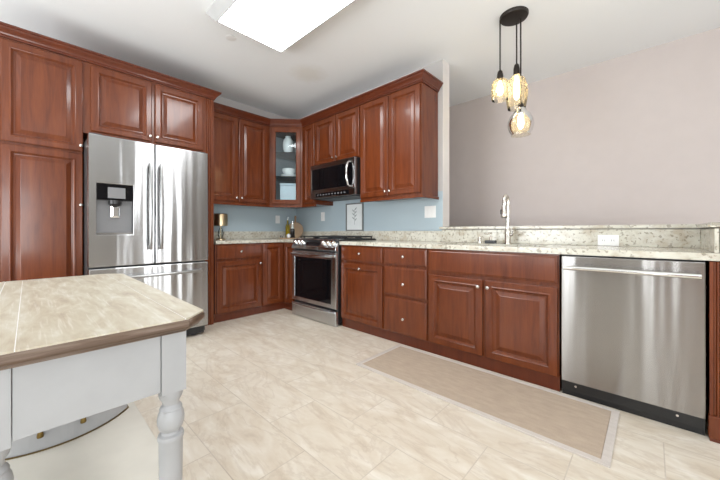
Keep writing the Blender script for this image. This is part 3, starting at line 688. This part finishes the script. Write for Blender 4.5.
# pendant cluster
p = thing('pendant_light', 'three-bulb pendant light with amber glass shades on a dark round canopy', 'pendant light', (3.318, -0.190, CZ))
MB().lathe([(0.108, 0.0), (0.108, -0.012), (0.102, -0.024), (0.094, -0.026)], n=36).build('canopy', BRONZE, p, smooth=True)
def pend(x, y, zs, zt, zb, prof):
    x -= 3.318; y += 0.190
    MB().tube([(x, y, -0.02), (x, y, zs-CZ)], 0.0060, 8).build('cord', BRONZE, p, smooth=True)
    s_ = MB().lathe([(0.007, zs-CZ+0.012), (0.018, zs-CZ), (0.024, zs-CZ-0.03), (0.026, zt-CZ-0.006), (0.020, zt-CZ-0.012)][::-1], (x, y, 0), 'z', 20).build('socket', BRONZE, p, smooth=True)
    mb = MB().lathe([(r_, z-CZ) for r_, z in prof], (x, y, 0), 'z', 32, cap=False)
    mb.build('glass_shade', AMBER, p, smooth=True)
    h = zt-zb
    bz = zt-CZ-0.012
    MB().lathe([(0.010, bz), (0.014, bz-0.02), (0.022, bz-0.30*h), (0.024, bz-0.50*h), (0.018, bz-0.64*h), (0.006, bz-0.70*h)][::-1], (x, y, 0), 'z', 16).build('bulb', LIT_BULB, s_, smooth=True)
pend(3.224, -0.235, 2.345, 2.276, 2.110, [(0.024, 2.282), (0.040, 2.276), (0.058, 2.262), (0.066, 2.240), (0.067, 2.13), (0.062, 2.110)])
pend(3.315, -0.110, 2.415, 2.335, 2.050, [(0.024, 2.335), (0.036, 2.322), (0.064, 2.29), (0.082, 2.23), (0.086, 2.17), (0.078, 2.10), (0.070, 2.06), (0.068, 2.050)])
pend(3.356, -0.142, 2.072, 2.022, 1.812, [(0.028, 2.035), (0.036, 2.028), (0.040, 2.018), (0.046, 2.008), (0.072, 1.975), (0.094, 1.93), (0.098, 1.895), (0.088, 1.85), (0.072, 1.825), (0.074, 1.812)])
for o in [o for o in p.children if o.name.startswith('socket')]:
    pass

# ------------------------------------------------------------------ wall plates and picture
def plate(name, label, loc, rz, wd, ht, kind, cat):
    o = thing(name, label, cat, loc, rz)
    MB().box(-wd/2, wd/2, -0.006, -0.0005, -ht/2, ht/2).build('cover', PLASTW, o, 0.002)
    if kind == 'rocker':
        for x in ((0,) if wd < 0.1 else (-wd*0.22, wd*0.22)): MB().box(x-0.016, x+0.016, -0.009, -0.006, -0.033, 0.033).build('rocker', PORC, o, 0.001)
    else:
        for x in (-0.026, 0.026):
            rc = MB().box(x-0.017, x+0.017, -0.008, -0.006, -0.014, 0.014).build('receptacle', PORC, o, 0.002)
            MB().box(x-0.008, x-0.006, -0.0086, -0.008, -0.006, 0.006).box(x+0.006, x+0.008, -0.0086, -0.008, -0.006, 0.006).build('slots', BLACK, rc)
    return o
plate('light_switch', 'single white switch plate on the blue wall near the corner bottles', (0, -0.325, 1.198), RA, 0.075, 0.118, 'rocker', 'switch')
plate('light_switch', 'single white switch plate on the blue wall left of the botanical picture', (0.68, 0, 1.232), RB, 0.078, 0.125, 'rocker', 'switch')
plate('light_switch', 'wide double white switch plate below the end wall cabinet', (2.432, 0, 1.226), RB, 0.135, 0.125, 'rocker', 'switch')
plate('electrical_outlet', 'white sideways double outlet on the granite backsplash above the dishwasher', (3.910, -0.022, 0.955), RB, 0.122, 0.078, 'outlet', 'outlet')

f = thing('framed_picture', 'dark framed botanical print leaning on the backsplash behind the range', 'picture', (1.325, -0.006, 1.0245))
fw_, fh_ = 0.155, 0.362
mb = MB().box(-fw_, -fw_+0.016, -0.015, 0, 0, fh_).box(fw_-0.016, fw_, -0.015, 0, 0, fh_).box(-fw_+0.016, fw_-0.016, -0.015, 0, 0, 0.016).box(-fw_+0.016, fw_-0.016, -0.015, 0, fh_-0.016, fh_)
mb.build('frame', plain('weathered_frame', (0.17, 0.175, 0.175), 0.6), f)
MB().box(-fw_+0.0165, fw_-0.0165, -0.006, -0.001, 0.0165, fh_-0.0165).build('paper', plain('print_paper', (0.80, 0.83, 0.83), 0.8), f)
mb = MB()
mb.tube([(0.0, -0.0072, 0.08), (0.005, -0.0072, 0.17), (-0.004, -0.0072, 0.28)], 0.0025, 6)
for z, s in ((0.13, 1), (0.15, -1), (0.18, 1), (0.20, -1), (0.225, 1), (0.245, -1), (0.27, 1)):
    mb.tube([(0.003, -0.0072, z), (s*0.022, -0.0072, z+0.018), (s*0.040, -0.0072, z+0.034)], [0.002, 0.0075, 0.002], 6)
for v in mb.bm.verts: v.co.y = -0.0072 + (v.co.y+0.0072)*0.12
mb.build('sprig', plain('print_ink', (0.28, 0.32, 0.32), 0.8), f)

# ------------------------------------------------------------------ counter things
def lathe_thing(name, label, cat, loc, prof, m, n=28, group=None):
    o = tag(MB().lathe(prof, n=n).build(name, m, None, smooth=True), label, cat, group); o.location = loc; return o
l = thing('table_lamp', 'small brushed gold table lamp on the counter beside the refrigerator panel', 'lamp', (0.20, -1.262, CT1))
MB().lathe([(0.060, 0), (0.060, 0.010), (0.052, 0.018), (0.014, 0.022)], n=28).build('base', BRASS, l, smooth=True)
MB().lathe([(0.016, 0.020), (0.030, 0.050), (0.034, 0.085), (0.022, 0.125), (0.014, 0.150)], n=24).build('stem', GLASS, l, smooth=True)
MB().lathe([(0.006, 0.020), (0.006, 0.19)], n=12).build('rod', BRASS, l, smooth=True)
MB().lathe([(0.083, 0.175), (0.083, 0.300), (0.080, 0.318), (0.068, 0.326), (0.012, 0.328)], n=36).build('lamp_shade', BRASS, l, smooth=True)
# round cutting board leaning in the corner
b_ = thing('cutting_board', 'round wooden cutting board with a handle leaning in the corner', 'cutting board', (0.165, -0.125, CT1), PI/4)
mb = MB(); mb.lathe([(0.121, -0.008), (0.125, -0.004), (0.125, 0.004), (0.121, 0.008)], (0, 0, 0.126), 'y', 40)
bo = mb.build('board', LIGHTWOOD, b_, smooth=True)
pts = [(-0.013, 0.249), (-0.011, 0.28), (-0.016, 0.335), (-0.012, 0.350), (0.012, 0.350), (0.016, 0.335), (0.011, 0.28), (0.013, 0.249)]
ha = MB().loops([[(x, -0.008, z) for x, z in pts], [(x, 0.008, z) for x, z in pts]]).build('handle', LIGHTWOOD, b_, 0.003)
for o in (bo, ha): o.rotation_euler = (-0.16, 0, 0)
# serving tray and what stands on it
tr = thing('serving_tray', 'small wooden serving tray in the counter corner', 'tray', (0.415, -0.355, CT1+0.001), PI/4)
MB().box(-0.15, 0.15, -0.095, 0.095, 0.0, 0.014).build('board', LIGHTWOOD, tr, 0.004)
for s in (-1, 1):
    MB().tube([(s*0.135, -0.05, 0.012), (s*0.150, -0.05, 0.040), (s*0.150, 0.05, 0.040), (s*0.135, 0.05, 0.012)], 0.005, 8).build('handle', BRONZE, tr, smooth=True)
zt = CT1+0.0155
o = thing('oil_bottle', 'tall olive oil bottle with a steel pourer on the wooden tray', 'bottle', (0.375, -0.395, zt))
MB().lathe([(0.028, 0), (0.030, 0.006), (0.030, 0.15), (0.024, 0.175), (0.012, 0.20), (0.011, 0.245)], n=24).build('glass', OIL, o, smooth=True)
MB().lathe([(0.026, 0.003), (0.027, 0.12), (0.005, 0.122)], n=24).build('oil', plain('olive_oil', (0.55, 0.46, 0.03), 0.2), o, smooth=True)
MB().tube([(0, 0, 0.240), (0, 0, 0.270), (0.008, 0.006, 0.292)], [0.011, 0.006, 0.003], 10).build('pourer', CHROME, o, smooth=True)
o = thing('vinegar_bottle', 'dark vinegar bottle with a clear neck on the wooden tray', 'bottle', (0.450, -0.365, zt))
MB().lathe([(0.031, 0), (0.033, 0.005), (0.033, 0.118), (0.022, 0.128)], n=24).build('bottle_body', plain('dark_vinegar', (0.012, 0.008, 0.008), 0.12), o, smooth=True)
MB().lathe([(0.022, 0.1285), (0.014, 0.165), (0.011, 0.20)], n=20).build('neck', plain('pale_glass', (0.55, 0.58, 0.55), 0.15), o, smooth=True)
MB().lathe([(0.011, 0.20), (0.012, 0.225), (0.006, 0.235)], n=16).build('stopper', CHROME, o, smooth=True)
lathe_thing('salt_jar', 'small round white salt jar at the front of the wooden tray', 'jar', (0.452, -0.430, zt), [(0.014, 0), (0.026, 0.012), (0.029, 0.028), (0.024, 0.046), (0.010, 0.054), (0.004, 0.060)], PORC)

# ------------------------------------------------------------------ inside the glass cabinet
lathe_thing('ceramic_vase', 'white ceramic vase on the top shelf behind the glass door', 'vase', (0.352, -0.372, 2.117), [(0.034, 0), (0.050, 0.01), (0.070, 0.07), (0.076, 0.13), (0.069, 0.19), (0.047, 0.228), (0.034, 0.242), (0.040, 0.255), (0.036, 0.257), (0.030, 0.24)], PORC)
mug = thing('mug', 'small white mug right of the white vase behind glass', 'mug', (0.450, -0.275, 2.117))
MB().lathe([(0.026, 0), (0.032, 0.004), (0.034, 0.09), (0.031, 0.09), (0.028, 0.008)], n=22).build('cup', PORC, mug, smooth=True)
MB().tube([(0.030, 0.010, 0.075), (0.052, 0.018, 0.070), (0.056, 0.019, 0.045), (0.048, 0.017, 0.022), (0.030, 0.010, 0.018)], 0.005, 8).build('handle', PORC, mug, smooth=True)
plate0 = lathe_thing('dinner_plate', 'lowest white plate of the stack on the middle glass shelf', 'plate', (0.375, -0.375, 1.781), [(0.060, 0), (0.066, 0.003), (0.110, 0.014), (0.110, 0.017), (0.064, 0.007)], PORC, 32, 'plates on the middle glass shelf')
for k in range(1, 4):
    q = plate0.copy(); C.objects.link(q); q.location = (0.375, -0.375, 1.781+0.0075*k)
    q['label'] = ['second white plate from the bottom of the glass-shelf stack', 'third white plate from the bottom of the glass-shelf stack', 'topmost white plate under the bowls on the glass shelf'][k-1]
bowl0 = lathe_thing('soup_bowl', 'lower white bowl on the plate stack behind glass', 'bowl', (0.375, -0.375, 1.8115), [(0.040, 0), (0.044, 0.004), (0.086, 0.045), (0.092, 0.070), (0.089, 0.070), (0.080, 0.044), (0.04, 0.010)], PORC, 32, 'bowls on the plate stack')
q = bowl0.copy(); C.objects.link(q); q.location = (0.375, -0.375, 1.8305); q['label'] = 'upper white bowl on the plate stack behind glass'
PALEB = plain('pale_blue_ceramic', (0.70, 0.79, 0.85), 0.3)
o = thing('storage_canister', 'pale blue square canister on the bottom of the glass cabinet', 'canister', (0.365, -0.365, UZ+0.0185), PI/4)
MB().box(-0.115, 0.115, -0.075, 0.075, 0, 0.27).build('body', PALEB, o, 0.012)
MB().box(-0.118, 0.118, -0.078, 0.078, 0.2705, 0.30).build('lid', PALEB, o, 0.010)
MB().box(-0.1165, 0.1165, -0.0765, 0.0765, 0.0, 0.055).build('base_band', PORC, o, 0.006)
